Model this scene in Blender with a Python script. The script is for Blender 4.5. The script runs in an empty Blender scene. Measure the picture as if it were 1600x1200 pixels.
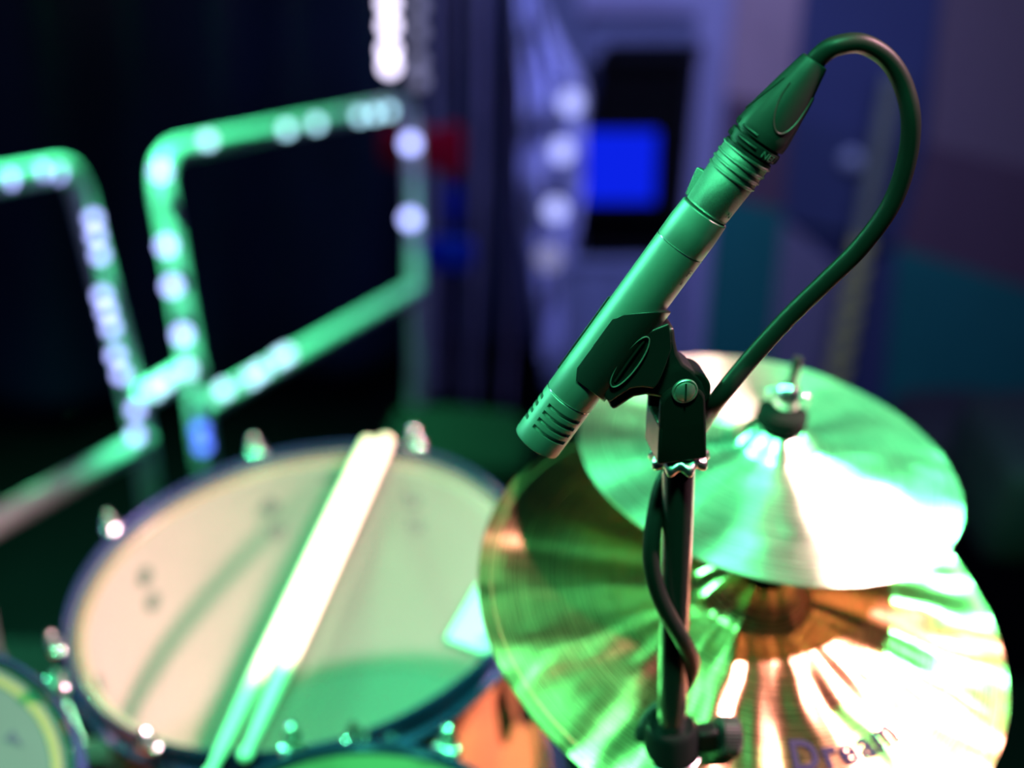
import bpy, bmesh, math, random
from mathutils import Vector, Matrix
from mathutils import noise as mnoise
random.seed(7)
PI = math.pi
S = bpy.context.scene
C = S.collection

# ------------------------------------------------------------------ camera
CAM_H = 1.6
PITCH = math.radians(30)
ROLL = math.radians(2.2)
FPX = 2222.0
r0 = Vector((1, 0, 0)); u0 = Vector((0, math.sin(PITCH), math.cos(PITCH)))
FWD = Vector((0, math.cos(PITCH), -math.sin(PITCH)))
RIGHT = math.cos(ROLL) * r0 + math.sin(ROLL) * u0
UP = -math.sin(ROLL) * r0 + math.cos(ROLL) * u0
CAM = Vector((0, 0, CAM_H))
cd = bpy.data.cameras.new('camera'); cam = bpy.data.objects.new('camera', cd); C.objects.link(cam)
M = Matrix((RIGHT, UP, -FWD)).transposed().to_4x4(); M.translation = CAM
cam.matrix_world = M
cd.sensor_width = 36; cd.lens = 50; cd.clip_start = 0.02; cd.clip_end = 60
cd.dof.use_dof = True; cd.dof.focus_distance = 0.602; cd.dof.aperture_fstop = 3.3
cd.dof.aperture_blades = 0
S.camera = cam

# ------------------------------------------------------------------ world, exposure, big lights
w = bpy.data.worlds.new('dark_hall'); S.world = w; w.use_nodes = True
w.node_tree.nodes['Background'].inputs[0].default_value = (0.010, 0.016, 0.040, 1)
w.node_tree.nodes['Background'].inputs[1].default_value = 0.35
S.view_settings.view_transform = 'Standard'; S.view_settings.look = 'None'
S.view_settings.exposure = 0.0; S.view_settings.gamma = 1.0; S.view_settings.use_curve_mapping = False
S.cycles.use_denoising = True
S.cycles.max_bounces = 8; S.cycles.sample_clamp_indirect = 6.0
S.cycles.caustics_reflective = False; S.cycles.caustics_refractive = False


def aim(o, target):
    d = (Vector(target) - o.location).normalized()
    o.rotation_euler = d.to_track_quat('-Z', 'Y').to_euler()


def area(name, loc, target, power, col, size, spread=180):
    l = bpy.data.lights.new(name, 'AREA'); l.energy = power; l.color = col; l.shape = 'DISK'; l.size = size
    l.spread = math.radians(spread)
    o = bpy.data.objects.new(name, l); o.location = loc; C.objects.link(o); aim(o, target); return o


def spot(name, loc, target, power, col, size, angle, blend=0.3):
    l = bpy.data.lights.new(name, 'SPOT'); l.energy = power; l.color = col; l.shadow_soft_size = size
    l.spot_size = math.radians(angle); l.spot_blend = blend
    o = bpy.data.objects.new(name, l); o.location = loc; C.objects.link(o); aim(o, target); return o


GREEN = (0.09, 1.0, 0.40); WARM = (1.0, 0.46, 0.56); BLUE = (0.40, 0.44, 1.0)
area('stage_light_green_overhead', (0.0, -0.1, 3.3), (0.1, 0.85, 1.0), 8.0, GREEN, 0.26, 40)
area('stage_light_green_mid_left', (-1.1, 0.45, 3.3), (0.05, 0.85, 1.0), 4.2, GREEN, 0.26, 34)
area('stage_light_green_left', (-2.3, 2.0, 2.3), (0.26, 0.66, 1.02), 3.4, GREEN, 0.36, 18)
area('stage_light_green_right', (1.7, 2.2, 2.7), (0.36, 0.85, 1.0), 3.5, GREEN, 0.14, 17)
area('stage_light_green_rails', (-1.15, 2.1, 3.4), (-0.9, 2.08, 0.4), 95, GREEN, 0.22, 44)
area('stage_light_warm_right', (2.05, 1.05, 3.05), (0.14, 0.82, 1.0), 23, WARM, 0.16, 33)
area('hall_light_blue', (1.2, 1.9, 2.7), (1.0, 3.6, 0.2), 12, BLUE, 0.8, 100)
area('fill_light_blue_drape', (0.3, 2.3, 2.2), (0.2, 3.4, 0.6), 6, BLUE, 0.3, 60)  # unseen blue fill added to turn the drape lavender
area('fill_light_blue_left', (-2.8, 1.6, 2.0), (-1.2, 3.2, 0.4), 22, BLUE, 0.4)  # unseen blue fill added for faint reflections on the backdrop



# ------------------------------------------------------------------ pixel helpers (1600x1200 frame)
def ray(px, py):
    return FWD + RIGHT * ((px - 800) / FPX) - UP * ((py - 600) / FPX)


def P(px, py, d):
    return CAM + ray(px, py) * d


def hit(px, py, p0, n):
    r = ray(px, py)
    return CAM + r * ((p0 - CAM).dot(n) / r.dot(n))


def proj(p):
    v = p - CAM; d = v.dot(FWD)
    return 800 + v.dot(RIGHT) / d * FPX, 600 - v.dot(UP) / d * FPX, d


def frame(o, z, x):
    z = z.normalized(); y = z.cross(x).normalized(); x = y.cross(z).normalized()
    m = Matrix((x, y, z)).transposed().to_4x4(); m.translation = o
    return m


# ------------------------------------------------------------------ materials
MATS = {}


def mat(name, col, rough=0.5, metal=0.0, noise=0.12, nscale=60.0, bump=0.0, bscale=200.0, coat=0.0,
        aniso=0.0, col2=None, spec=None, sheen=0.0):
    if name in MATS: return MATS[name]
    m = bpy.data.materials.new(name); m.use_nodes = True
    nt = m.node_tree; N = nt.nodes; L = nt.links; b = N['Principled BSDF']
    b.inputs['Roughness'].default_value = rough; b.inputs['Metallic'].default_value = metal
    b.inputs['Coat Weight'].default_value = coat; b.inputs['Sheen Weight'].default_value = sheen
    if spec is not None: b.inputs['Specular IOR Level'].default_value = spec
    tc = N.new('ShaderNodeTexCoord')
    n = N.new('ShaderNodeTexNoise'); n.inputs['Scale'].default_value = nscale; n.inputs['Detail'].default_value = 3
    L.new(tc.outputs['Object'], n.inputs['Vector'])
    mx = N.new('ShaderNodeMix'); mx.data_type = 'RGBA'
    mx.inputs['A'].default_value = (*col, 1)
    c2 = col2 or tuple(c * (1 - noise * 2) for c in col)
    mx.inputs['B'].default_value = (*c2, 1)
    L.new(n.outputs['Fac'], mx.inputs['Factor']); L.new(mx.outputs['Result'], b.inputs['Base Color'])
    if bump:
        n2 = N.new('ShaderNodeTexNoise'); n2.inputs['Scale'].default_value = bscale; n2.inputs['Detail'].default_value = 4
        L.new(tc.outputs['Object'], n2.inputs['Vector'])
        bp = N.new('ShaderNodeBump'); bp.inputs['Strength'].default_value = bump; bp.inputs['Distance'].default_value = 0.001
        L.new(n2.outputs['Fac'], bp.inputs['Height']); L.new(bp.outputs['Normal'], b.inputs['Normal'])
    MATS[name] = m
    return m


def emit(name, col, strength):
    if name in MATS: return MATS[name]
    m = bpy.data.materials.new(name); m.use_nodes = True
    nt = m.node_tree; nt.nodes.clear()
    e = nt.nodes.new('ShaderNodeEmission'); e.inputs[0].default_value = (*col, 1); e.inputs[1].default_value = strength
    o = nt.nodes.new('ShaderNodeOutputMaterial'); nt.links.new(e.outputs[0], o.inputs[0])
    MATS[name] = m; return m


def cymbal_mat(name, col, col2, rough, hammer, groove, seed):
    m = bpy.data.materials.new(name); m.use_nodes = True
    nt = m.node_tree; N = nt.nodes; L = nt.links; b = N['Principled BSDF']
    b.inputs['Metallic'].default_value = 1.0
    b.inputs['Anisotropic'].default_value = 0.86
    b.inputs['Anisotropic Rotation'].default_value = 0.25
    tg = N.new('ShaderNodeTangent'); tg.direction_type = 'RADIAL'; tg.axis = 'Z'
    L.new(tg.outputs[0], b.inputs['Tangent'])
    tc = N.new('ShaderNodeTexCoord')
    # radius -> lathe grooves
    sep = N.new('ShaderNodeSeparateXYZ'); L.new(tc.outputs['Object'], sep.inputs[0])
    cmb = N.new('ShaderNodeCombineXYZ'); L.new(sep.outputs[0], cmb.inputs[0]); L.new(sep.outputs[1], cmb.inputs[1])
    ln = N.new('ShaderNodeVectorMath'); ln.operation = 'LENGTH'; L.new(cmb.outputs[0], ln.inputs[0])
    n1 = N.new('ShaderNodeTexNoise'); n1.noise_dimensions = '1D'; n1.inputs['Scale'].default_value = 900
    n1.inputs['Detail'].default_value = 4
    L.new(ln.outputs['Value'], n1.inputs['W'])
    n2 = N.new('ShaderNodeTexNoise'); n2.noise_dimensions = '4D'; n2.inputs['W'].default_value = seed
    n2.inputs['Scale'].default_value = 1.0; n2.inputs['Detail'].default_value = 1.5
    nrmv = N.new('ShaderNodeVectorMath'); nrmv.operation = 'NORMALIZE'; L.new(cmb.outputs[0], nrmv.inputs[0])
    sc1 = N.new('ShaderNodeVectorMath'); sc1.operation = 'SCALE'; sc1.inputs['Scale'].default_value = 1.35
    L.new(nrmv.outputs[0], sc1.inputs[0])
    sc2 = N.new('ShaderNodeVectorMath'); sc2.operation = 'SCALE'; sc2.inputs['Scale'].default_value = 7.0
    L.new(tc.outputs['Object'], sc2.inputs[0])
    ad = N.new('ShaderNodeVectorMath'); ad.operation = 'ADD'; L.new(sc1.outputs[0], ad.inputs[0]); L.new(sc2.outputs[0], ad.inputs[1])
    L.new(ad.outputs[0], n2.inputs['Vector'])
    n3 = N.new('ShaderNodeTexNoise'); n3.noise_dimensions = '4D'; n3.inputs['W'].default_value = seed + 5
    n3.inputs['Scale'].default_value = 9; n3.inputs['Detail'].default_value = 3
    L.new(tc.outputs['Object'], n3.inputs['Vector'])
    mx = N.new('ShaderNodeMix'); mx.data_type = 'RGBA'; mx.inputs['A'].default_value = (*col, 1); mx.inputs['B'].default_value = (*col2, 1)
    L.new(n3.outputs['Fac'], mx.inputs['Factor']); L.new(mx.outputs['Result'], b.inputs['Base Color'])
    mr = N.new('ShaderNodeMapRange'); mr.inputs['From Min'].default_value = 0.3; mr.inputs['From Max'].default_value = 0.7
    mr.inputs['To Min'].default_value = rough - 0.08; mr.inputs['To Max'].default_value = rough + 0.10
    L.new(n1.outputs['Fac'], mr.inputs['Value']); L.new(mr.outputs['Result'], b.inputs['Roughness'])
    b1 = N.new('ShaderNodeBump'); b1.inputs['Strength'].default_value = groove; b1.inputs['Distance'].default_value = 0.0004
    L.new(n1.outputs['Fac'], b1.inputs['Height'])
    b2 = N.new('ShaderNodeBump'); b2.inputs['Strength'].default_value = hammer; b2.inputs['Distance'].default_value = 0.03
    L.new(n2.outputs['Fac'], b2.inputs['Height']); L.new(b1.outputs['Normal'], b2.inputs['Normal'])
    L.new(b2.outputs['Normal'], b.inputs['Normal'])
    return m


def head_mat(name, opacity, col):
    m = bpy.data.materials.new(name); m.use_nodes = True
    nt = m.node_tree; N = nt.nodes; L = nt.links; N.clear()
    out = N.new('ShaderNodeOutputMaterial')
    d = N.new('ShaderNodeBsdfDiffuse'); t = N.new('ShaderNodeBsdfTranslucent'); tr = N.new('ShaderNodeBsdfTransparent')
    g = N.new('ShaderNodeBsdfGlossy'); g.inputs['Roughness'].default_value = 0.22; g.inputs[0].default_value = (1, 1, 1, 1)
    tc = N.new('ShaderNodeTexCoord'); n = N.new('ShaderNodeTexNoise'); n.inputs['Scale'].default_value = 14
    L.new(tc.outputs['Object'], n.inputs['Vector'])
    mx = N.new('ShaderNodeMix'); mx.data_type = 'RGBA'; mx.inputs['A'].default_value = (*col, 1)
    mx.inputs['B'].default_value = (*[c * 0.86 for c in col], 1); L.new(n.outputs['Fac'], mx.inputs['Factor'])
    L.new(mx.outputs['Result'], d.inputs[0]); L.new(mx.outputs['Result'], t.inputs[0])
    m1 = N.new('ShaderNodeMixShader'); m1.inputs[0].default_value = 0.35; L.new(d.outputs[0], m1.inputs[1]); L.new(t.outputs[0], m1.inputs[2])
    m2 = N.new('ShaderNodeMixShader'); m2.inputs[0].default_value = opacity; L.new(tr.outputs[0], m2.inputs[1]); L.new(m1.outputs[0], m2.inputs[2])
    m3 = N.new('ShaderNodeMixShader'); m3.inputs[0].default_value = 0.05; L.new(m2.outputs[0], m3.inputs[1]); L.new(g.outputs[0], m3.inputs[2])
    L.new(m3.outputs[0], out.inputs[0]); return m


chrome = mat('chrome', (0.75, 0.78, 0.8), 0.20, 1.0, 0.05)
mic_paint = mat('satin_mic_finish', (0.22, 0.25, 0.24), 0.47, 0.85, 0.04, 300, 0.06, 3500)
nickel = mat('brushed_nickel', (0.32, 0.35, 0.33), 0.42, 1.0, 0.35, 2500, 0.35, 6000)
rubber = mat('black_rubber', (0.007, 0.008, 0.008), 0.45, 0.0, 0.1, 80, 0.08, 1500, spec=0.12)
boot_mat = mat('dark_boot_plastic', (0.012, 0.014, 0.014), 0.42, 0.0, 0.1, 80, 0.1, 2500, spec=0.18)
black_plastic = mat('black_clip_plastic', (0.009, 0.009, 0.010), 0.38, 0.0, 0.1, 80, 0.15, 3500, spec=0.28)
black_gloss = mat('black_gloss_plastic', (0.007, 0.007, 0.007), 0.18, 0.0, 0.1, 80, spec=0.35)
black_steel = mat('black_steel', (0.020, 0.020, 0.021), 0.22, 0.3, 0.1, 60, coat=0.5)
groove_black = mat('groove_black', (0.006, 0.006, 0.006), 0.6)
brass_screw = mat('screw_steel', (0.85, 0.88, 0.82), 0.45, 1.0, 0.2, 400)


# ------------------------------------------------------------------ mesh helpers
def mesh_obj(name, bm, m, parent=None, mw=None, smooth=True, angle=40, bevel=0.0, segs=2):
    """verts of bm are in the frame mw (default: world); object origin = mw"""
    me = bpy.data.meshes.new(name)
    bmesh.ops.recalc_face_normals(bm, faces=bm.faces)
    bm.to_mesh(me); bm.free()
    if m: me.materials.append(m)
    o = bpy.data.objects.new(name, me); C.objects.link(o)
    if smooth:
        for p in me.polygons: p.use_smooth = True
        me.set_sharp_from_angle(angle=math.radians(angle))
    if bevel:
        b = o.modifiers.new('bevel', 'BEVEL'); b.width = bevel; b.segments = segs; b.limit_method = 'ANGLE'
        b.angle_limit = math.radians(35); b.harden_normals = False
    if parent is not None:
        o.parent = parent
        if mw is None:
            inv = parent['_w'] if False else None
            me.transform(WORLD[parent].inverted())
        else:
            o.matrix_local = WORLD[parent].inverted() @ mw
        WORLD[o] = WORLD[parent] if mw is None else mw
    else:
        if mw is not None: o.matrix_world = mw; WORLD[o] = mw
        else: WORLD[o] = Matrix.Identity(4)
    return o


WORLD = {}


def thing(name, label, cat, mw, group=None):
    o = bpy.data.objects.new(name, None); C.objects.link(o); o.empty_display_size = 0.05
    o.matrix_world = mw; WORLD[o] = mw.copy()
    o['label'] = label; o['category'] = cat
    if group: o['group'] = group
    return o


def tag(o, label, cat, group=None):
    o['label'] = label; o['category'] = cat
    if group: o['group'] = group
    return o


def part(name, bm, m, parent, **k):
    """bm in the parent's local frame"""
    return mesh_obj(name, bm, m, parent, mw=WORLD[parent], **k)


def T(v): return Matrix.Translation(Vector(v))


def add_lathe(bm, prof, seg=64, mw=None, close=True, radial=None):
    """prof: [(z, r)]; revolve about local z. radial(z, r, az)->r optional"""
    mw = mw or Matrix.Identity(4)
    rings = []
    for z, r in prof:
        if r < 1e-7:
            rings.append([bm.verts.new(mw @ Vector((0, 0, z)))])
        else:
            row = []
            for i in range(seg):
                a = 2 * PI * i / seg
                rr = radial(z, r, a) if radial else r
                row.append(bm.verts.new(mw @ Vector((rr * math.cos(a), rr * math.sin(a), z))))
            rings.append(row)
    for a, b in zip(rings[:-1], rings[1:]):
        if len(a) == 1 and len(b) == 1: continue
        for i in range(seg):
            j = (i + 1) % seg
            if len(a) == 1: bm.faces.new((a[0], b[j], b[i]))
            elif len(b) == 1: bm.faces.new((a[i], a[j], b[0]))
            else: bm.faces.new((a[i], a[j], b[j], b[i]))
    return rings


def lathe(prof, seg=64, mw=None, radial=None):
    bm = bmesh.new(); add_lathe(bm, prof, seg, mw, radial=radial); return bm


def catmull(pts, n=10):
    pts = [Vector(p) for p in pts]
    out = []
    q = [2 * pts[0] - pts[1]] + pts + [2 * pts[-1] - pts[-2]]
    for i in range(1, len(q) - 2):
        p0, p1, p2, p3 = q[i - 1:i + 3]
        for k in range(n):
            t = k / n
            out.append(0.5 * ((2 * p1) + (p2 - p0) * t + (2 * p0 - 5 * p1 + 4 * p2 - p3) * t * t + (3 * p1 - p0 - 3 * p2 + p3) * t ** 3))
    out.append(pts[-1]); return out


def add_tube(bm, pts, rad, seg=16, cap=True):
    pts = [Vector(p) for p in pts]
    rad = rad if hasattr(rad, '__len__') else [rad] * len(pts)
    n = len(pts)
    tan = [(pts[min(i + 1, n - 1)] - pts[max(i - 1, 0)]).normalized() for i in range(n)]
    up = Vector((0, 0, 1)) if abs(tan[0].z) < 0.9 else Vector((1, 0, 0))
    nx = tan[0].cross(up).normalized()
    rings = []
    for i in range(n):
        nx = (nx - tan[i] * nx.dot(tan[i])).normalized(); ny = tan[i].cross(nx)
        rings.append([bm.verts.new(pts[i] + (nx * math.cos(2 * PI * k / seg) + ny * math.sin(2 * PI * k / seg)) * rad[i]) for k in range(seg)])
    for a, b in zip(rings[:-1], rings[1:]):
        for k in range(seg):
            l = (k + 1) % seg
            bm.faces.new((a[k], a[l], b[l], b[k]))
    if cap:
        bm.faces.new(rings[0][::-1]); bm.faces.new(rings[-1])


def tube(pts, rad, seg=16, cap=True):
    bm = bmesh.new(); add_tube(bm, pts, rad, seg, cap); return bm


def add_prism(bm, poly, z0, z1, mw=None):
    mw = mw or Matrix.Identity(4)
    a = [bm.verts.new(mw @ Vector((x, y, z0))) for x, y in poly]
    b = [bm.verts.new(mw @ Vector((x, y, z1))) for x, y in poly]
    n = len(poly)
    bm.faces.new(a[::-1]); bm.faces.new(b)
    for i in range(n):
        j = (i + 1) % n
        bm.faces.new((a[i], a[j], b[j], b[i]))


def prism(poly, z0, z1, mw=None):
    bm = bmesh.new(); add_prism(bm, poly, z0, z1, mw); return bm


def add_box(bm, c, s, mw=None):
    x, y, z = s[0] / 2, s[1] / 2, s[2] / 2
    poly = [(c[0] - x, c[1] - y), (c[0] + x, c[1] - y), (c[0] + x, c[1] + y), (c[0] - x, c[1] + y)]
    add_prism(bm, poly, c[2] - z, c[2] + z, mw)


def box(c, s, mw=None):
    bm = bmesh.new(); add_box(bm, c, s, mw); return bm


def corner_path(pts, r, n=7):
    """straight segments with rounded corners"""
    pts = [Vector(p) for p in pts]; out = [pts[0]]
    for i in range(1, len(pts) - 1):
        a = (pts[i - 1] - pts[i]); b = (pts[i + 1] - pts[i])
        rr = min(r, a.length * 0.45, b.length * 0.45)
        pa = pts[i] + a.normalized() * rr; pb = pts[i] + b.normalized() * rr
        for k in range(n + 1):
            t = k / n
            out.append((1 - t) ** 2 * pa + 2 * t * (1 - t) * pts[i] + t * t * pb)
    out.append(pts[-1]); return out


def text_mesh(s, size, extrude=0.0, spacing=1.0, bold=0.0):
    cu = bpy.data.curves.new('lettering', 'FONT'); cu.body = s; cu.size = size; cu.extrude = extrude
    cu.space_character = spacing; cu.resolution_u = 4; cu.offset = size * bold
    o = bpy.data.objects.new('lettering', cu); C.objects.link(o)
    bpy.context.view_layer.update()
    me = bpy.data.meshes.new_from_object(o.evaluated_get(bpy.context.evaluated_depsgraph_get()))
    bpy.data.objects.remove(o); bpy.data.curves.remove(cu)
    bm = bmesh.new(); bm.from_mesh(me); bpy.data.meshes.remove(me)
    # cut long faces so that bending works
    bmesh.ops.triangulate(bm, faces=bm.faces)
    bmesh.ops.subdivide_edges(bm, edges=[e for e in bm.edges if e.calc_length() > size * 0.25], cuts=2)
    return bm


# ================================================================== SETTING
ROOM_Z = -0.6
dark_floor = mat('dark_floor', (0.0012, 0.0014, 0.002), 0.7, 0, 0.2, 8, spec=0.02)
carpet = mat('black_carpet', (0.005, 0.006, 0.007), 0.9, 0, 0.3, 300, 0.4, 900, spec=0.02)
o = mesh_obj('floor', box((0, 2.2, ROOM_Z - 0.03), (9, 9, 0.06)), dark_floor); o['kind'] = 'structure'
o = mesh_obj('floor_riser', box((0, 0.35, ROOM_Z / 2 - 0.0), (3.6, 3.0, -ROOM_Z)), carpet, bevel=0.01); o['kind'] = 'structure'

# back wall, turned so its right side comes nearer
YAW = math.radians(16)
WN = Vector((-math.sin(YAW), -math.cos(YAW), 0)).normalized()
WP = P(1350, 420, 4.15)
WX = Vector((math.cos(YAW), -math.sin(YAW), 0))
WALL = Matrix((WX, Vector((0, 0, 1)), -(-WX.cross(Vector((0, 0, 1)))))).transposed().to_4x4()
WALL = Matrix((WX, -WN, Vector((0, 0, 1)))).transposed().to_4x4(); WALL.translation = Vector((WP.x, WP.y, ROOM_Z))
WI = WALL.inverted()


def wl(px, py, off=0.0):
    """pixel -> wall coordinates (x along wall, z up) at distance off in front of the wall"""
    v = WI @ hit(px, py, WP + WN * off, WN)
    return v.x, v.z


wall_paint = mat('wall_paint_dark_navy', (0.020, 0.028, 0.10), 0.7, 0, 0.15, 5)
wall = mesh_obj('wall_back', box((0, 0.06, 1.9), (7, 0.12, 3.8)), wall_paint, mw=WALL); wall['kind'] = 'structure'


def wall_panel(pix, m, th, name='wall_panel', parent=None):
    pts = [wl(x, y, th) for x, y in pix]
    bm = bmesh.new()
    a = [bm.verts.new((x, -th, z)) for x, z in pts]; b = [bm.verts.new((x, -0.001, z)) for x, z in pts]
    n = len(pts)
    bm.faces.new(a); bm.faces.new(b[::-1])
    for i in range(n): bm.faces.new((a[i], a[(i + 1) % n], b[(i + 1) % n], b[i]))
    return part(name, bm, m, parent or wall, smooth=False)


pur = mat('wall_panel_mauve', (0.40, 0.28, 0.32), 0.8, 0, 0.1, 6)
plum = mat('wall_panel_plum', (0.10, 0.055, 0.085), 0.8, 0, 0.1, 6)
teal = mat('wall_panel_teal', (0.0, 0.15, 0.13), 0.8, 0, 0.1, 6)
navy = mat('wall_panel_blue', (0.04, 0.055, 0.15), 0.8, 0, 0.1, 6)
slate = mat('wall_panel_slate', (0.17, 0.16, 0.24), 0.8, 0, 0.1, 6)
wall_panel([(1150, -80), (1262, -80), (1238, 165), (1128, 150)], pur, 0.02)
wall_panel([(1128, 150), (1238, 165), (1225, 330), (1108, 300)], plum, 0.02)
wall_panel([(1108, 300), (1225, 330), (1196, 620), (1085, 620)], teal, 0.02)
wall_panel([(1262, -80), (1480, -80), (1440, 240), (1234, 180)], navy, 0.02)
wall_panel([(1234, 180), (1440, 240), (1402, 385), (1222, 345)], mat('wall_panel_blue_dim', (0.034, 0.050, 0.13), 0.8), 0.02)
wall_panel([(1222, 345), (1330, 440), (1310, 640), (1194, 640)], slate, 0.02)
wall_panel([(1330, 440), (1402, 385), (1370, 700), (1310, 700)], navy, 0.02)
wall_panel([(1480, -80), (1760, -80), (1760, 300), (1448, 225)], mat('wall_panel_violet', (0.17, 0.12, 0.15), 0.8), 0.02)
wall_panel([(1448, 225), (1760, 300), (1760, 500), (1402, 385)], plum, 0.02)
wall_panel([(1402, 385), (1760, 500), (1760, 800), (1365, 800)], teal, 0.02)

# doorway with its pale frame, left of the panels
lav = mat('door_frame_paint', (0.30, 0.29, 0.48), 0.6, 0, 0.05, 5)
grey_in = mat('doorway_grey_panel', (0.16, 0.18, 0.32), 0.7, 0, 0.1, 5)
blackm = mat('rack_black', (0.002, 0.002, 0.003), 0.7, spec=0.08)
DM = WALL @ T((wl(1000, 640)[0], 0, 0))
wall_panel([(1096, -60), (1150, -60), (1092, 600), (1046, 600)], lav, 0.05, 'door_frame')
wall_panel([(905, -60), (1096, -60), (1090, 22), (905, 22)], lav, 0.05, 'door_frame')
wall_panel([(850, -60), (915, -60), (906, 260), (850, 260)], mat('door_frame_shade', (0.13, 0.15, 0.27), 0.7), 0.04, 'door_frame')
wall_panel([(918, 22), (1090, 22), (1080, 105), (915, 105)], grey_in, 0.02, 'lintel_panel')

# ------------------------------------------------------------------ equipment rack with blue screen + cabinet under it
off = 0.22
def wbox(pix, y0, y1):
    pts = [wl(x, y, -y0) for x, y in pix]
    pts = [(x, max(z, 0.002)) for x, z in pts]
    bm = bmesh.new()
    a = [bm.verts.new((x, y0, z)) for x, z in pts]; b = [bm.verts.new((x, y1, z)) for x, z in pts]
    n = len(pts)
    bm.faces.new(a); bm.faces.new(b[::-1])
    for i in range(n): bm.faces.new((a[i], a[(i + 1) % n], b[(i + 1) % n], b[i]))
    bm.transform(WALL); return bm

rk = thing('equipment_rack', 'tall black equipment cabinet behind the blue screen, on the pale grey cupboard', 'rack', DM)
mesh_obj('rack_case', wbox([(935, 100), (1078, 100), (1050, 412), (905, 412)], -0.20, -0.06), blackm, rk, smooth=False)
mesh_obj('rack_shelf', wbox([(908, 322), (1058, 322), (1056, 336), (908, 336)], -0.26, -0.20), blackm, rk, smooth=False)
mesh_obj('rack_top', wbox([(930, 92), (1082, 92), (1080, 103), (930, 103)], -0.22, -0.06), blackm, rk, smooth=False)
mon = thing('monitor', 'small monitor glowing plain bright blue on the black rack', 'monitor', DM)
mesh_obj('housing', wbox([(896, 192), (1040, 192), (1034, 330), (892, 330)], -0.245, -0.205), blackm, mon, smooth=False, bevel=0.004)
mesh_obj('screen', wbox([(908, 205), (1027, 205), (1022, 316), (904, 316)], -0.249, -0.2455), emit('blue_screen_light', (0.004, 0.02, 1.0), 0.80), mon, smooth=False)
mesh_obj('stand_foot', wbox([(940, 330), (990, 330), (990, 340), (940, 340)], -0.25, -0.21), blackm, mon, smooth=False)
cb = thing('cupboard', 'pale blue-grey low cupboard under the black rack', 'cabinet', DM)
cbm = mat('cupboard_front', (0.20, 0.23, 0.40), 0.6, 0, 0.1, 4)
mesh_obj('carcass', wbox([(862, 420), (1060, 420), (1052, 640), (850, 640)], -0.22, -0.02), cbm, cb, smooth=False)
mesh_obj('door_panel', wbox([(868, 428), (958, 428), (952, 632), (858, 632)], -0.232, -0.2205), cbm, cb, smooth=False, bevel=0.003)
mesh_obj('door_panel', wbox([(962, 428), (1054, 428), (1048, 632), (956, 632)], -0.232, -0.2205), cbm, cb, smooth=False, bevel=0.003)
mesh_obj('worktop', wbox([(858, 412), (1064, 412), (1063, 420), (857, 420)], -0.24, -0.02), cbm, cb, smooth=False)

# yellow-green taped pole leaning on the wall and a little knob beside it
pp = thing('taped_pole', 'dull yellow-green banded pole leaning against the blue wall panels', 'pole', T(P(1295, 640, 3.9)))
pts = [hit(1396, 120, WP + WN * 0.06, WN), hit(1355, 330, WP + WN * 0.08, WN), hit(1320, 500, WP + WN * 0.10, WN), hit(1290, 680, WP + WN * 0.12, WN)]
mesh_obj('shaft', tube(pts, 0.026, 12), mat('pole_olive', (0.22, 0.26, 0.20), 0.7, 0, 0.2, 20), pp)
for i in range(8):
    t = 0.42 + i * 0.07
    a = pts[0].lerp(pts[-1], t); b = pts[0].lerp(pts[-1], t + 0.038)
    mesh_obj('tape_band', tube([a, b], 0.031, 12), mat('pole_yellow_tape', (0.55, 0.55, 0.16), 0.7, 0, 0.1, 20), pp)
kb = P(1330, 252, 4.0)
kb = hit(1330, 252, WP + WN * 0.035, WN)
o = mesh_obj('wall_knob', lathe([(0, 0.0), (0, 0.02), (0.012, 0.02), (0.03, 0.03), (0.04, 0.022), (0.045, 0)], 20, mw=frame(kb - WN * 0.034, WN, Vector((0, 0, 1)))), mat('knob_grey', (0.35, 0.4, 0.5), 0.5))
tag(o, 'small round grey knob on the blue wall inside the cable loop', 'knob')

# ------------------------------------------------------------------ black backdrop curtain on the left
def cloth_sheet(pxs, d_l, d_r, top, bot_z, amp, freq, nx=90, nz=24, seed=0, th=0.0):
    bm = bmesh.new(); rows = []
    pl, pr = P(pxs[0], 300, d_l), P(pxs[1], 300, d_r)
    dv = Vector((pr.x - pl.x, pr.y - pl.y, 0)); nrm = Vector((dv.y, -dv.x, 0)).normalized()
    for j in range(nz + 1):
        z = top + (bot_z - top) * j / nz; row = []
        for i in range(nx + 1):
            u = i / nx
            a = amp * (math.sin(u * freq + 0.8 * math.sin(z * 2 + seed)) + 0.6 * mnoise.noise(Vector((u * 9 + seed, z * 1.3, seed))))
            row.append(bm.verts.new(Vector((pl.x, pl.y, z)) + dv * u + nrm * a))
        rows.append(row)
    for a, b in zip(rows[:-1], rows[1:]):
        for i in range(nx): bm.faces.new((a[i], a[i + 1], b[i + 1], b[i]))
    return bm

cur = mesh_obj('backdrop_curtain', cloth_sheet((-260, 690), 3.6, 4.1, 2.4, ROOM_Z + 0.01, 0.05, 24, seed=3),
               mat('backdrop_cloth', (0.005, 0.010, 0.034), 0.42, 0, 0.3, 1.6, 0.6, 9, spec=0.30, col2=(0.0, 0.004, 0.002)))  # blue mottling paints blue reflections into the black cloth
s = cur.modifiers.new('thickness', 'SOLIDIFY'); s.thickness = 0.004
tag(cur, 'black glossy backdrop curtain behind the metal railings', 'curtain')
o = mesh_obj('wall_left', box((0, 0, 0), (3.6, 0.1, 3.8), mw=frame(P(150, 300, 4.4) * 1 + Vector((0, 0.35, 0.4)), Vector((0, 0, 1)), Vector((1, 0.18, 0)))), mat('wall_black', (0.006, 0.007, 0.009), 0.8)); o['kind'] = 'structure'

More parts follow.
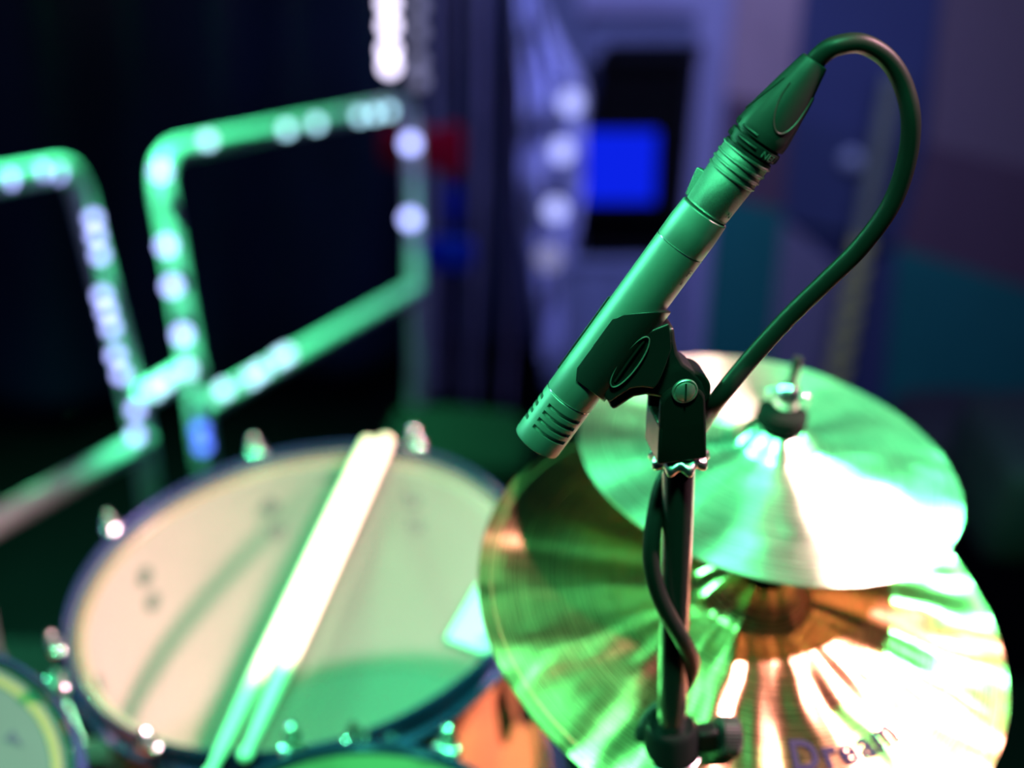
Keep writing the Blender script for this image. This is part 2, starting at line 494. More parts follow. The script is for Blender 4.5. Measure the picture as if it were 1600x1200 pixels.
# ------------------------------------------------------------------ hanging dark streamers between backdrop and doorway
strip_cols = [((0.035, 0.035, 0.06), 1), ((0.010, 0.012, 0.016), 0), ((0.05, 0.04, 0.075), 0), ((0.006, 0.010, 0.012), 0),
              ((0.03, 0.03, 0.055), 0), ((0.006, 0.006, 0.01), 0), ((0.03, 0.028, 0.05), 0), ((0.006, 0.006, 0.008), 0)]
D_ST = 3.45
fc = thing('streamer_curtain', 'dark shiny hanging strips between the right rail post and the white cloth', 'curtain', T(P(740, 640, D_ST)))
i = 0
pxx = 672
while pxx < 822:
    wpx = random.choice([12, 16, 20]); c = tuple(min(1, 6 * q) for q in strip_cols[i % 8][0])
    tp = P(pxx, -60, D_ST + 0.05 * math.sin(i * 1.7))
    bm = bmesh.new(); W = wpx * 0.00155; rows = []
    for k in range(26):
        z = 1.75 + (ROOM_Z + 0.02 - 1.75) * k / 25
        tw = 0.5 * math.sin(k * 0.35 + i) + i
        xx = tp.x + 0.006 * math.sin(k * 0.5 + i); yy = tp.y + 0.1
        dx, dy = math.cos(tw * 0.6) * W / 2, math.sin(tw * 0.6) * W / 2
        rows.append([bm.verts.new((xx + dx, yy + dy, z)), bm.verts.new((xx - dx, yy - dy, z))])
    for a, b in zip(rows[:-1], rows[1:]): bm.faces.new((a[0], a[1], b[1], b[0]))
    st = mesh_obj('streamer', bm, mat('streamer_foil_%d' % (i % 8), c, 0.40, 0.1, 0.3, 6), fc)
    s = st.modifiers.new('thickness', 'SOLIDIFY'); s.thickness = 0.001
    pxx += wpx - 1; i += 1
mesh_obj('hanging_rail', tube([Vector((P(655, 0, D_ST).x - 0.1, P(740, -60, D_ST).y + 0.1, 1.76)), Vector((P(840, 0, D_ST).x + 0.1, P(740, -60, D_ST).y + 0.1, 1.76))], 0.02, 12), black_steel, fc)

# red and blue fabric pieces lying among the streamers
def cushion(name, px, py, d, w_, h_, dep, m, label, cat, rot=0.0):
    mw = T(P(px, py, d)) @ Matrix.Rotation(rot, 4, 'Z')
    bm = bmesh.new(); bmesh.ops.create_cube(bm, size=1.0)
    bmesh.ops.subdivide_edges(bm, edges=bm.edges, cuts=5, use_grid_fill=True)
    for v in bm.verts:
        l = v.co.normalized() * 0.62
        q = v.co.lerp(l, 0.45)
        n = mnoise.noise(q * 3 + Vector((px, 0, 0))) * 0.06
        v.co = Vector((q.x * w_, q.y * dep, q.z * h_)) * (1 + n)
    o = mesh_obj(name, bm, m, mw=mw)
    s = o.modifiers.new('sub', 'SUBSURF'); s.levels = 1; s.render_levels = 1
    return tag(o, label, cat)

cushion('red_cloth', 650, 232, 3.36, 0.16, 0.10, 0.03, mat('red_cloth', (0.20, 0.003, 0.015), 0.9, spec=0.0), 'dark red cloth bundle hanging behind the top of the right rail post', 'cloth')
cushion('red_cloth', 708, 235, 3.36, 0.05, 0.12, 0.03, mat('red_cloth', (0.20, 0.003, 0.015), 0.9, spec=0.0), 'narrow dark red cloth over the dark streamers', 'cloth')
cushion('blue_cloth', 700, 398, 3.36, 0.12, 0.08, 0.03, mat('blue_cloth', (0.003, 0.008, 0.20), 0.9, spec=0.0), 'small dark blue cloth right of the right rail post', 'cloth')
cushion('blue_cloth', 708, 322, 3.36, 0.04, 0.09, 0.03, mat('blue_cloth', (0.003, 0.008, 0.20), 0.9, spec=0.0), 'narrow dark blue cloth under the red one on the streamers', 'cloth')
cushion('gear_bag', 715, 716, 2.55, 0.25, 0.12, 0.2, mat('bag_green', (0.006, 0.008, 0.007), 0.9, spec=0.02), 'dark green lumpy gear bag behind the large drum', 'bag')
cushion('gear_case', 1620, 745, 2.4, 0.24, 0.20, 0.3, mat('case_dark', (0.02, 0.02, 0.028), 0.7), 'dark padded gear case at the right edge beyond the cymbals', 'case')
cushion('gear_case', 1500, 700, 3.1, 0.30, 0.18, 0.25, mat('case_dark', (0.02, 0.02, 0.028), 0.7), 'black soft case in front of the teal wall, beyond the upper cymbal', 'case')

# ------------------------------------------------------------------ white draped cloth lit blue
def drape():
    bm = bmesh.new(); nx, nz = 36, 60; rows = []
    D = 3.6
    Lp = [(-80, 806), (40, 812), (150, 818), (260, 812), (360, 815), (430, 835), (560, 850)]
    Rp = [(-80, 818), (40, 858), (110, 896), (160, 914), (300, 912), (360, 900), (430, 878), (560, 872)]
    def at(tab, y):
        for (y0, x0), (y1, x1) in zip(tab[:-1], tab[1:]):
            if y <= y1: return x0 + (x1 - x0) * (y - y0) / (y1 - y0)
        return tab[-1][1]
    n0 = P(860, 250, D); nrm = Vector((0, -1, 0))
    for j in range(nz + 1):
        y = -80 + 640 * j / nz; row = []
        for i in range(nx + 1):
            x = at(Lp, y) + (at(Rp, y) - at(Lp, y)) * i / nx
            p = hit(x, y, n0, nrm)
            p.y += -0.05 * math.sin(i / nx * 15 + y * 0.012) - 0.02 * math.sin(y * 0.045 + i * 0.10) + 0.03 * mnoise.noise(Vector((i * 0.2, j * 0.2, 0)))
            row.append(bm.verts.new(p))
        rows.append(row)
    for a, b in zip(rows[:-1], rows[1:]):
        for i in range(nx): bm.faces.new((a[i], a[i + 1], b[i + 1], b[i]))
    return bm
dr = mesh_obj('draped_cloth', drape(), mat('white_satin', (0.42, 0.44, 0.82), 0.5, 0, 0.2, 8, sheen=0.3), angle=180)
s = dr.modifiers.new('thickness', 'SOLIDIFY'); s.thickness = 0.006
tag(dr, 'white gathered cloth hanging left of the blue screen', 'cloth')

# ------------------------------------------------------------------ railings
rail_m = mat('rail_steel', (0.42, 0.48, 0.46), 0.42, 0.4, 0.1, 20)
RR = 0.0185
A1 = P(-60, 292, 1.85); A2 = P(116, 260, 2.32); A3 = P(225, 690, 2.40)
def drop(p):
    return Vector((p.x, p.y, ROOM_Z + 0.0))
ra = thing('guard_rail', 'pale tubular steel guard rail running off the left edge', 'railing', T(drop(A3)), 'steel guard rails')
mesh_obj('top_tube', tube(corner_path([A1, A2, A3, drop(A3)], 0.075), RR, 14), rail_m, ra)
A0 = P(-60, 845, 1.82)
mesh_obj('mid_tube', tube([A0, A3], RR, 14), rail_m, ra)
q = P(-75, 560, 1.82); mesh_obj('post', tube([A1, A0, drop(A0)], RR, 14), rail_m, ra)
mesh_obj('foot_plate', box((A3.x, A3.y, ROOM_Z + 0.006), (0.09, 0.09, 0.012)), rail_m, ra)
mesh_obj('foot_plate', box((A0.x, A0.y, ROOM_Z + 0.006), (0.09, 0.09, 0.012)), rail_m, ra)

B0 = P(312, 640, 2.40); B1 = P(245, 240, 2.40); B2 = P(642, 160, 3.25); B3 = P(650, 450, 3.25)
rb = thing('guard_rail', 'pale tubular steel guard rail with rounded corners in front of the backdrop', 'railing', T(drop(B0)), 'steel guard rails')
mesh_obj('top_tube', tube(corner_path([drop(B0 + (B0 - B1) * 0.3), B0, B1, B2, B3, drop(B3)], 0.07), RR, 14), rail_m, rb)
mesh_obj('mid_tube', tube([B0, B3], RR, 14), rail_m, rb)
mesh_obj('coupling_tube', tube([P(208, 628, 2.38), P(306, 574, 2.40)], RR * 1.05, 14), rail_m, rb)
mesh_obj('foot_plate', box((B3.x, B3.y, ROOM_Z + 0.006), (0.09, 0.09, 0.012)), rail_m, rb)

# ------------------------------------------------------------------ glowing balls and wire added for the bright spots
glow_w = emit('glow_white_blue', (0.40, 0.45, 1.0), 5.0)
glow_c = emit('glow_cool_mint', (0.45, 0.82, 1.0), 4.0)
glow_d = emit('glow_deep_blue', (0.10, 0.20, 1.0), 3.5)
glow_p = emit('glow_pale', (0.75, 0.68, 0.95), 5.5)
glow_f = emit('glow_faint', (0.20, 0.20, 0.36), 1.3)
wire = mat('ball_wire', (0.03, 0.05, 0.045), 0.5)
SPH = {}
def ball_bm(r):
    bm = bmesh.new()
    add_lathe(bm, [(-r * math.cos(a * PI / 8), r * math.sin(a * PI / 8) if 0 < a < 8 else 0) for a in range(9)], 12)
    return bm
def glow_spots(label, pts, r, m, wire_r=0.0018, grp='balls for bright spots'):
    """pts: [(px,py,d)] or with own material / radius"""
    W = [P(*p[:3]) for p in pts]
    t = thing('glow_spots', label, 'string light', T(W[0]), grp)  # glowing balls and wire added for the bright spots
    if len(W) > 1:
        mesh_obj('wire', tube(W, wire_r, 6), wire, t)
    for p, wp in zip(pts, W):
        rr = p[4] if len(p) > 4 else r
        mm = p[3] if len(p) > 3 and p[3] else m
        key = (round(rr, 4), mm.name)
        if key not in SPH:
            o = mesh_obj('ball', ball_bm(rr), mm, t, mw=T(wp)); SPH[key] = o.data
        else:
            o = bpy.data.objects.new('ball', SPH[key]); C.objects.link(o); o.parent = t
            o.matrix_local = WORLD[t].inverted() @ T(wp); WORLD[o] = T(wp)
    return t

def dd(x, xa, da, xb, db_): return 1 / ((1 / da) + (1 / db_ - 1 / da) * (x - xa) / (xb - xa)) - 0.006
d1 = lambda x: dd(x, -60, 1.85, 116, 2.32)
glow_spots('run of white glowing balls along the top tube of the left-edge guard rail',
             [(12, 280, d1(12) - .03), (62, 268, d1(62) - .03), (88, 270, d1(88) - .03)], 0.011, glow_w)
glow_spots('run of lavender glowing balls down the slanting post of the left-edge guard rail',
             [(146, 342, 2.28), (150, 368, 2.28), (156, 398, 2.28), (160, 462, 2.29), (167, 486, 2.29), (174, 512, 2.30), (181, 555, 2.30), (190, 585, 2.31), (212, 640, 2.34), (212, 680, 2.34)], 0.0095, glow_w)
glow_spots('run of cool white glowing balls on the short coupling between the two guard rails',
             [(292, 577, 2.35), (258, 596, 2.35), (240, 610, 2.34)], 0.011, glow_c)
glow_spots('run of four white glowing balls down the left post of the rounded guard rail',
             [(251, 268, 2.35), (260, 384, 2.35), (269, 447, 2.35), (285, 523, 2.35)], 0.0125, glow_w)
glow_spots('single glowing deep blue ball low on the left post of the rounded guard rail',
             [(313, 672, 2.36), (317, 696, 2.36)], 0.011, glow_d)
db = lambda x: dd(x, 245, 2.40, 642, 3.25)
glow_spots('run of mint white glowing balls along the top tube of the rounded guard rail',
             [(x, y, db(x) - .035) for x, y in ((325, 219), (448, 202), (494, 193), (562, 181), (585, 178), (607, 174))], 0.0105, glow_c)
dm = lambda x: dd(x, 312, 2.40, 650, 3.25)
glow_spots('run of white glowing balls along the middle tube of the rounded guard rail',
             [(x, y, dm(x) - .035) for x, y in ((350, 608), (392, 590), (408, 578), (436, 560), (448, 553))], 0.0115, glow_c)
glow_spots('two lavender glowing balls on the far right post of the rounded guard rail',
             [(641, 224, 3.19), (641, 342, 3.19)], 0.0165, glow_w)
glow_spots('bright column of pale glowing balls hanging above the right rail post',
             [(606, -30, 3.3), (607, 5, 3.3), (608, 40, 3.3), (608, 78, 3.3), (609, 103, 3.3)], 0.018, glow_p)
glow_spots('dim column of lavender glowing balls hanging right of the bright one',
             [(652, -30, 3.3), (653, 10, 3.3), (652, 50, 3.3), (652, 95, 3.3), (655, 125, 3.3)], 0.019, glow_f)
glow_spots('three round white glowing balls at the right edge of the white cloth',
             [(892, 160, 3.35), (878, 236, 3.35), (868, 328, 3.35), (858, 402, 3.35, glow_f, 0.03)], 0.026, emit('glow_white', (0.42, 0.46, 1.0), 1.7))


# ================================================================== DRUMS
drum_hoop = mat('hoop_blue_reflection', (0.035, 0.06, 0.20), 0.20, 0.6, 0.1, 30, coat=0.8)  # chrome hoop's blue reflections put into its base colour
maple = mat('maple_inside', (0.40, 0.34, 0.28), 0.5, 0, 0.12, 12)
maple_out = mat('amber_wood_shell', (0.42, 0.19, 0.07), 0.25, 0, 0.25, 10, coat=0.7)
screw_dark = mat('drum_screw_dark', (0.006, 0.008, 0.006), 0.5)


def ellipse_frame(cx, cy, d, a, b, ix, iy):
    """disc seen as an ellipse: image minor axis direction (ix right, iy up), size a x b px"""
    wdir = -ray(cx, cy).normalized()
    e = math.asin(b / a); n = math.hypot(ix, iy); ix /= n; iy /= n
    im = (RIGHT * ix + UP * iy); im = (im - wdir * im.dot(wdir)).normalized()
    nrm = im * math.cos(e) + wdir * math.sin(e)
    r = a * d / FPX
    xr = (RIGHT * iy - UP * ix)
    return frame(P(cx, cy, d), nrm, xr), r


def drum(name, label, cx, cy, d, a, b, ix, iy, depth, lugs, az0, head, hoop_m, shell_m, inner_m, screws=False, logo=None):
    mw, R = ellipse_frame(cx, cy, d, a, b, ix, iy)
    t = thing(name, label, 'drum', mw)
    R0 = R * 0.985
    part('shell', lathe([(-0.006, R0 - 0.006), (-0.004, R0 - 0.004), (-0.006, R0 - 0.001), (-depth + 0.004, R0 - 0.001), (-depth, R0 - 0.005), (-depth, R0 - 0.007), (-0.006, R0 - 0.006)], 96), shell_m, t)
    part('inner_shell', lathe([(-0.008, R0 - 0.0065), (-0.008, R0 - 0.0085), (-depth + 0.003, R0 - 0.0085), (-depth + 0.003, R0 - 0.0065), (-0.008, R0 - 0.0065)], 96), inner_m, t)
    part('drum_head', lathe([(-0.006, R0 + 0.002), (0.0, R0 + 0.0015), (0.0012, R0 - 0.002), (0.0012, R0 * 0.9), (0.0012, R0 * 0.5), (0.0012, 0)], 96), head, t)
    part('bottom_head', lathe([(-depth - 0.001, R0 - 0.001), (-depth - 0.001, R0 * 0.5), (-depth - 0.001, 0)], 96), head_mat(name + '_bottom_film', 0.93, (0.29, 0.28, 0.26)), t)
    hp = [(0.006, R0 + 0.003), (0.0075, R0 + 0.0040), (0.0075, R0 + 0.0058), (0.006, R0 + 0.0066), (-0.004, R0 + 0.0065), (-0.012, R0 + 0.0065), (-0.015, R0 + 0.011), (-0.018, R0 + 0.011), (-0.018, R0 + 0.004), (0.0, R0 + 0.003), (0.006, R0 + 0.003)]
    part('hoop', lathe(hp, 96), hoop_m, t)
    part('bottom_hoop', lathe([(-depth - z, r) for z, r in hp], 96), hoop_m, t)
    for k in range(lugs):
        az = az0 + 2 * PI * k / lugs
        lm = mw @ Matrix.Rotation(az, 4, 'Z')
        bm = bmesh.new(); rl = R0 + 0.0075
        # rounded casting on the shell
        poly = [(-0.008, -0.030), (0.008, -0.030), (0.010, -0.040), (0.010, -0.075), (0.006, -0.088), (-0.006, -0.088), (-0.010, -0.075), (-0.010, -0.040)]
        F = Matrix(((0, 0, 1), (1, 0, 0), (0, 1, 0))).to_4x4()
        sc = min(1.0, depth / 0.14)
        add_prism(bm, [(x, z * sc) for x, z in poly], R0 - 0.001, R0 + 0.016, F)
        lg = mesh_obj('lug', bm, chrome, t, mw=lm, bevel=0.004, segs=3)
        bm = bmesh.new()
        add_lathe(bm, [(-0.045 * sc, 0.003), (0.012, 0.003), (0.012, 0.0065), (0.016, 0.0065), (0.016, 0.0035), (0.024, 0.0035), (0.0255, 0.002), (0.0255, 0)], 12, mw=T((R0 + 0.0125, 0, 0)))
        mesh_obj('tension_rod', bm, chrome, lg, mw=lm)
        bm = bmesh.new(); add_box(bm, (R0 + 0.011, 0, 0.006), (0.012, 0.018, 0.010)); mesh_obj('hoop_ear', bm, chrome if not screws else chrome, lg, mw=lm, bevel=0.003)
        if screws:
            for zz in (-0.040, -0.069):
                bm = bmesh.new(); add_lathe(bm, [(0, 0.0085), (0.002, 0.0085), (0.0032, 0.006), (0.0034, 0)], 14, mw=T((R0 - 0.0085, 0, zz)) @ Matrix.Rotation(-PI / 2, 4, 'Y'))
                mesh_obj('lug_screw', bm, screw_dark, t, mw=lm)
    return t, mw, R


big, BM_, BR = drum('floor_drum', 'large clear-headed drum with two drumsticks lying across it', 470, 912, 1.14, 357, 223, -0.23, 0.973, 0.26, 8,
                    math.radians(57), head_mat('clear_drum_film', 0.25, (0.50, 0.47, 0.47)), drum_hoop, maple_out, maple, True)
# maker's oval badge on the inside, seen as a dark smudge at the far rim
lm = BM_ @ Matrix.Rotation(math.radians(80), 4, 'Z')
bm = bmesh.new(); add_lathe(bm, [(0, 0.012), (0.0012, 0.012), (0.0016, 0)], 18, mw=T((BR * 0.985 - 0.0085, 0, -0.022)) @ Matrix.Rotation(-PI / 2, 4, 'Y') @ Matrix.Diagonal((0.45, 1.4, 1, 1)))
mesh_obj('vent_badge', bm, mat('badge_dark', (0.12, 0.12, 0.08), 0.5), big, mw=lm)

tomL, TLM, TLR = drum('rack_tom', 'small drum with blue hoop and teal head in the bottom left corner', -122, 1228, 0.90, 224, 204, -0.3, 0.95, 0.13, 6,
                      math.radians(32), head_mat('frosted_film_left', 0.9, (0.09, 0.15, 0.15)), drum_hoop, maple_out, maple)
# dark arrow-like print on the left drum's head
pm = hit(20, 1158, TLM.translation, TLM.to_3x3() @ Vector((0, 0, 1)))
pl = TLM.inverted() @ pm
bm = bmesh.new(); s_ = 0.0055
add_prism(bm, [(pl.x - s_, pl.y + s_ * .2), (pl.x + s_ * .1, pl.y + s_ * 1.3), (pl.x + s_ * 1.2, pl.y - s_), (pl.x + s_ * .1, pl.y - s_ * .5)], 0.0014, 0.0018)
part('head_print', bm, mat('print_navy', (0.01, 0.015, 0.05), 0.6), tomL, smooth=False)
part('head_ring', lathe([(0.0014, TLR * 0.93), (0.002, TLR * 0.925), (0.002, TLR * 0.87), (0.0014, TLR * 0.865)], 72), mat('ring_olive', (0.12, 0.13, 0.04), 0.5), tomL)
tomC, TCM, TCR = drum('rack_tom', 'small drum with olive head at the bottom edge below the large drum', 565, 1318, 0.86, 238, 146, 0.0, 1.0, 0.12, 6,
                      math.radians(62), head_mat('frosted_film_centre', 0.85, (0.22, 0.22, 0.12)), drum_hoop, maple_out, maple)

# tom mounts down to the riser so nothing floats
def stand_for(mw, R, depth, name, label):
    z = mw.to_3x3() @ Vector((0, 0, 1))
    base = mw.translation - z * (depth * 0.55)
    side = (mw.to_3x3() @ Vector((0.3, 1, 0))).normalized()
    p = base + side * (R + 0.004)
    g = p + Vector((side.x, side.y, 0)).normalized() * 0.05
    t = thing(name, label, 'stand', T((g.x, g.y, 0)))
    mesh_obj('arm', tube(corner_path([p, g, Vector((g.x, g.y, 0.35))], 0.02), 0.009, 12), chrome, t)
    mesh_obj('tube', tube([Vector((g.x, g.y, 0.37)), Vector((g.x, g.y, 0.06))], 0.013, 12), chrome, t)
    for k in range(3):
        a = k * 2 * PI / 3 + 0.4
        mesh_obj('leg', tube([Vector((g.x, g.y, 0.28)), Vector((g.x + 0.22 * math.cos(a), g.y + 0.22 * math.sin(a), 0.012))], 0.008, 10), chrome, t)
    return t
stand_for(BM_, BR, 0.26, 'drum_stand', 'chrome stand hidden behind the large drum')
stand_for(TLM, TLR, 0.13, 'drum_stand', 'chrome stand under the corner drum with the teal head')
stand_for(TCM, TCR, 0.12, 'drum_stand', 'chrome stand under the olive-headed drum at the bottom edge')

# mint pad standing in for a green light patch on the drum
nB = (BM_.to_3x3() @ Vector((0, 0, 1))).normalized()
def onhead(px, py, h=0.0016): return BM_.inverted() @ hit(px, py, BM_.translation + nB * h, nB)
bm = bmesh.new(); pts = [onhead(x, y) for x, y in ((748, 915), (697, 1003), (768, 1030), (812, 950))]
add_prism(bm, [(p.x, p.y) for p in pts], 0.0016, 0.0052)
o = mesh_obj('light_patch', bm, mat('patch_mint', (0.14, 0.50, 0.34), 0.5, 0, 0.05), mw=BM_, smooth=False, bevel=0.001)
tag(o, 'pale mint pad standing in for a green light patch on the large drum', 'slab')

# drumsticks across the rims
wood = mat('hickory', (0.93, 0.86, 0.66), 0.38, 0, 0.06, 40, coat=0.3)
def stick(far, near, label, tip_near=True):
    def on(px, py, r): return hit(px, py, BM_.translation + nB * (0.0085 + r), nB)
    f = on(*far, 0.0068); n = on(*near, 0.0068)
    z = (n - f); L = z.length
    mw = frame(f, z, nB)
    t = thing('drumstick', label, 'drumstick', mw, 'drumsticks on the large drum')
    part('shaft', lathe([(0, 0), (0, 0.0045), (0.002, 0.0062), (0.006, 0.0067), (L * 0.6, 0.0067), (L * 0.74, 0.0065), (L - 0.035, 0.0046), (L - 0.014, 0.0032)], 24), wood, t)
    part('tip', lathe([(L - 0.0145, 0.0031), (L - 0.011, 0.0044), (L - 0.006, 0.0050), (L - 0.002, 0.0036), (L, 0)], 20), wood, t)
stick((577, 690), (320, 1225), 'left one of the two pale drumsticks, reaching past the bottom edge')
stick((604, 686), (379, 1190), 'right one of the two pale drumsticks, its end just inside the frame')

# sheet of paper on the riser between drums
pc = hit(132, 1125, Vector((0, 0, 0.35)), Vector((0, 0, 1)))
t = thing('side_table', 'small dark stand between the drums carrying a pale sheet', 'table', T((pc.x, pc.y, 0)))
mesh_obj('table_top', box((pc.x, pc.y, 0.343), (0.15, 0.12, 0.01)), black_plastic, t, bevel=0.003)
mesh_obj('pedestal', tube([Vector((pc.x, pc.y, 0.338)), Vector((pc.x, pc.y, 0.012))], 0.012, 12), black_steel, t)
mesh_obj('foot', lathe([(0, 0), (0, 0.09), (0.008, 0.09), (0.014, 0.02), (0.014, 0)], 28, mw=T((pc.x, pc.y, 0))), black_steel, t)
bm = bmesh.new(); pts = [hit(x, y, Vector((0, 0, 0.35)), Vector((0, 0, 1))) for x, y in ((88, 1124), (126, 1078), (180, 1134), (102, 1166))]
a = [bm.verts.new((p.x, p.y, 0.349)) for p in pts]; b = [bm.verts.new((p.x, p.y, 0.351)) for p in pts]
bm.faces.new(a[::-1]); bm.faces.new(b)
for i in range(4): bm.faces.new((a[i], a[(i + 1) % 4], b[(i + 1) % 4], b[i]))
o = mesh_obj('paper_sheet', bm, mat('paper', (0.75, 0.82, 0.78), 0.7), smooth=False)
tag(o, 'pale folded sheet seen between the corner drum and the large drum', 'paper')

# ================================================================== CYMBALS
def cymbal(name, label, cx, cy, d, a, b, ix, iy, bow, bell, m, seedang):
    mw, R = ellipse_frame(cx, cy, d, a, b, ix, iy)
    t = thing(name, label, 'cymbal', mw)
    def zr(r):
        u = r / R; z = bow * (1 - u ** 1.7)
        ub = u / 0.21
        if ub < 1: z += bell * (1 - ub ** 2.4) ** 0.8
        return z
    rs = [0.006] + [R * (0.03 + 0.19 * k / 12) for k in range(13)] + [R * (0.22 + 0.78 * k / 40) for k in range(1, 41)]
    rs[-1] = R
    def ham(z, r, az): return r
    bm = bmesh.new()
    prof = [(zr(r), r) for r in rs] + [(zr(r) - 0.0011, r) for r in reversed(rs)]
    rings = add_lathe(bm, prof, 160)
    # gentle hammering of the real surface
    for v in bm.verts:
        rr = math.hypot(v.co.x, v.co.y)
        if rr > R * 0.24: v.co.z += 0.0006 * mnoise.noise(Vector((v.co.x * 45, v.co.y * 45, seedang))) * min(1, (rr / R - 0.24) * 6)
    part('bronze_disc', bm, m, t, angle=60)
    return t, mw, R, zr


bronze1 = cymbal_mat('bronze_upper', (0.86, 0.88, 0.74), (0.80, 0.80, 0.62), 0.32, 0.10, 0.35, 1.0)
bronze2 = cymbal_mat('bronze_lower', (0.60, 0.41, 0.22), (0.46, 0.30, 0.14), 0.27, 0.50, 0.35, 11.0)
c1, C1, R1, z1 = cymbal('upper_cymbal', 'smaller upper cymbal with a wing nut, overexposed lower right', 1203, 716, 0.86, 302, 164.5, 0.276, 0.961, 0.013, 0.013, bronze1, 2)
c2, C2, R2, z2 = cymbal('lower_cymbal', 'large lower cymbal with dark lettering near the bottom edge', 1164, 950, 0.83, 424, 303, 0.4226, 0.906, 0.018, 0.018, bronze2, 9)

def cym_hardware(t, mw, zt, wing=True):
    part('top_felt', lathe([(zt - 0.001, 0.003), (zt - 0.001, 0.0125), (zt + 0.001, 0.0155), (zt + 0.009, 0.0150), (zt + 0.012, 0.012), (zt + 0.012, 0.003)], 32), mat('black_felt', (0.01, 0.01, 0.01), 1.0, 0, 0.2, 300, 0.5, 900, spec=0.05), t)
    wn = part('wing_nut', lathe([(zt + 0.012, 0.003), (zt + 0.012, 0.0075), (zt + 0.015, 0.008), (zt + 0.021, 0.0075), (zt + 0.026, 0.006), (zt + 0.028, 0.0035)], 28), chrome, t)
    if wing:
        for s in (-1, 1):
            bm = prism([(0.004 * s, zt + 0.011), (0.012 * s, zt + 0.015), (0.0135 * s, zt + 0.022), (0.009 * s, zt + 0.024), (0.004 * s, zt + 0.020)][::s], -0.0018, 0.0018, Matrix(((1, 0, 0), (0, 0, 1), (0, 1, 0))).to_4x4())
            part('wing', bm, chrome, wn, bevel=0.001)
    part('threaded_rod', tube([Vector((0, 0, -0.03)), Vector((0, 0, zt + (0.046 if wing else 0.012)))], 0.003, 12), black_steel, t)
    part('bottom_felt', lathe([(0.0, 0.003), (-0.0, 0.012), (zt - 0.006, 0.012), (zt - 0.004, 0.003)], 24), mat('black_felt', (0.01,) * 3, 0.95), t)
cym_hardware(c1, C1, z1(0.006))
cym_hardware(c2, C2, z2(0.006), False)

def cym_stand(mw, label, back):
    o0 = mw @ Vector((0, 0, -0.03)); o1 = mw @ Vector((0, 0, -0.06))
    g = o1 + back
    t = thing('cymbal_stand', label, 'stand', T((g.x, g.y, 0)), 'cymbal stands')
    mesh_obj('boom_tube', tube(corner_path([o0, o1, g, Vector((g.x, g.y, g.z - 0.2))], 0.02), 0.006, 12), chrome, t)
    mesh_obj('tube', tube([Vector((g.x, g.y, g.z - 0.18)), Vector((g.x, g.y, 0.08))], 0.011, 14), chrome, t)
    mesh_obj('clamp', lathe([(-0.012, 0.011), (-0.012, 0.018), (0.012, 0.018), (0.012, 0.011)], 20, mw=T((g.x, g.y, g.z - 0.19))), black_steel, t)
    for k in range(3):
        a = k * 2 * PI / 3 + 0.9
        mesh_obj('leg', tube([Vector((g.x, g.y, 0.35)), Vector((g.x + 0.26 * math.cos(a), g.y + 0.26 * math.sin(a), 0.012))], 0.008, 10), chrome, t)
cym_stand(C1, 'chrome boom stand behind and under the upper cymbal', Vector((0.04, 0.16, 0.0)))
cym_stand(C2, 'chrome stand under the lower cymbal', Vector((0.02, 0.03, -0.03)))

# lettering on the lower cymbal (bent round the disc)
ink = mat('cymbal_ink', (0.030, 0.018, 0.05), 1.0, spec=0.0)
lp = C2.inverted() @ hit(1256, 1178, C2.translation + C2.to_3x3() @ Vector((0, 0, z2(R2 * 0.62))), C2.to_3x3() @ Vector((0, 0, 1)))
azD = math.atan2(lp.y, lp.x); rD = math.hypot(lp.x, lp.y)
def cym_text(s, size, r_base, az_start):
    bm = text_mesh(s, size, 0.00012, 1.15, 0.03)
    for v in bm.verts:
        x, y, zz = v.co; r = r_base - y; az = az_start + x / r_base
        v.co = Vector((r * math.cos(az), r * math.sin(az), z2(r) + 0.0008 + zz))
    return bm
lt = part('lettering', cym_text('Dream', 0.0235, rD + 0.0085, azD - 0.075), ink, c2, smooth=False)
lt['label'] = 'dark printed lettering'
part('edge_print_ring', lathe([(z2(R2 * .952) + 0.0004, R2 * 0.952), (z2(R2 * .955) + 0.0004, R2 * 0.955)], 160), mat('ring_tan', (0.35, 0.24, 0.13), 0.5, 0.8), c2)  # thin tan-brown ring just inside the edge

# ================================================================== MICROPHONE
MA = P(838, 692, 0.632); MB = P(1274, 95, 0.567)
mz = (MB - MA).normalized()
MF = frame(MA, mz, RIGHT)        # x ~ to the lower right of the picture, y ...
cx_, cy_ = proj(MA)[:2]
facing = (CAM - (MA + MB) / 2).normalized()
# frame whose x axis faces the camera: az 0 = towards the camera, az +90 = picture right/lower side
xf = (facing - mz * facing.dot(mz)).normalized()
yf = mz.cross(xf)
tst = proj(MA + yf * 0.01)
if tst[0] < proj(MA)[0]: yf = -yf
MF = Matrix((xf, mz.cross(xf), mz)).transposed().to_4x4(); MF.translation = MA
SGN = 1 if (mz.cross(xf) - yf).length < 1e-3 else -1
AL = (MB - MA).length


def s_of(t):
    lo, hi = -0.05, AL * 1.3
    for _ in range(40):
        m = (lo + hi) / 2; q = proj(MA + mz * m)
        if (q[0] - cx_) * 0.59 + (q[1] - cy_) * -0.807 < t: lo = m
        else: hi = m
    return lo


def R_of(t, half):
    return half * proj(MA + mz * s_of(t))[2] / FPX * 0.985


RB = R_of(230, 41.5)      # body radius
def ZS(t): return s_of(t)

mic = thing('microphone', 'slim satin metal microphone pointing down to the left in a black clip', 'microphone', MF)
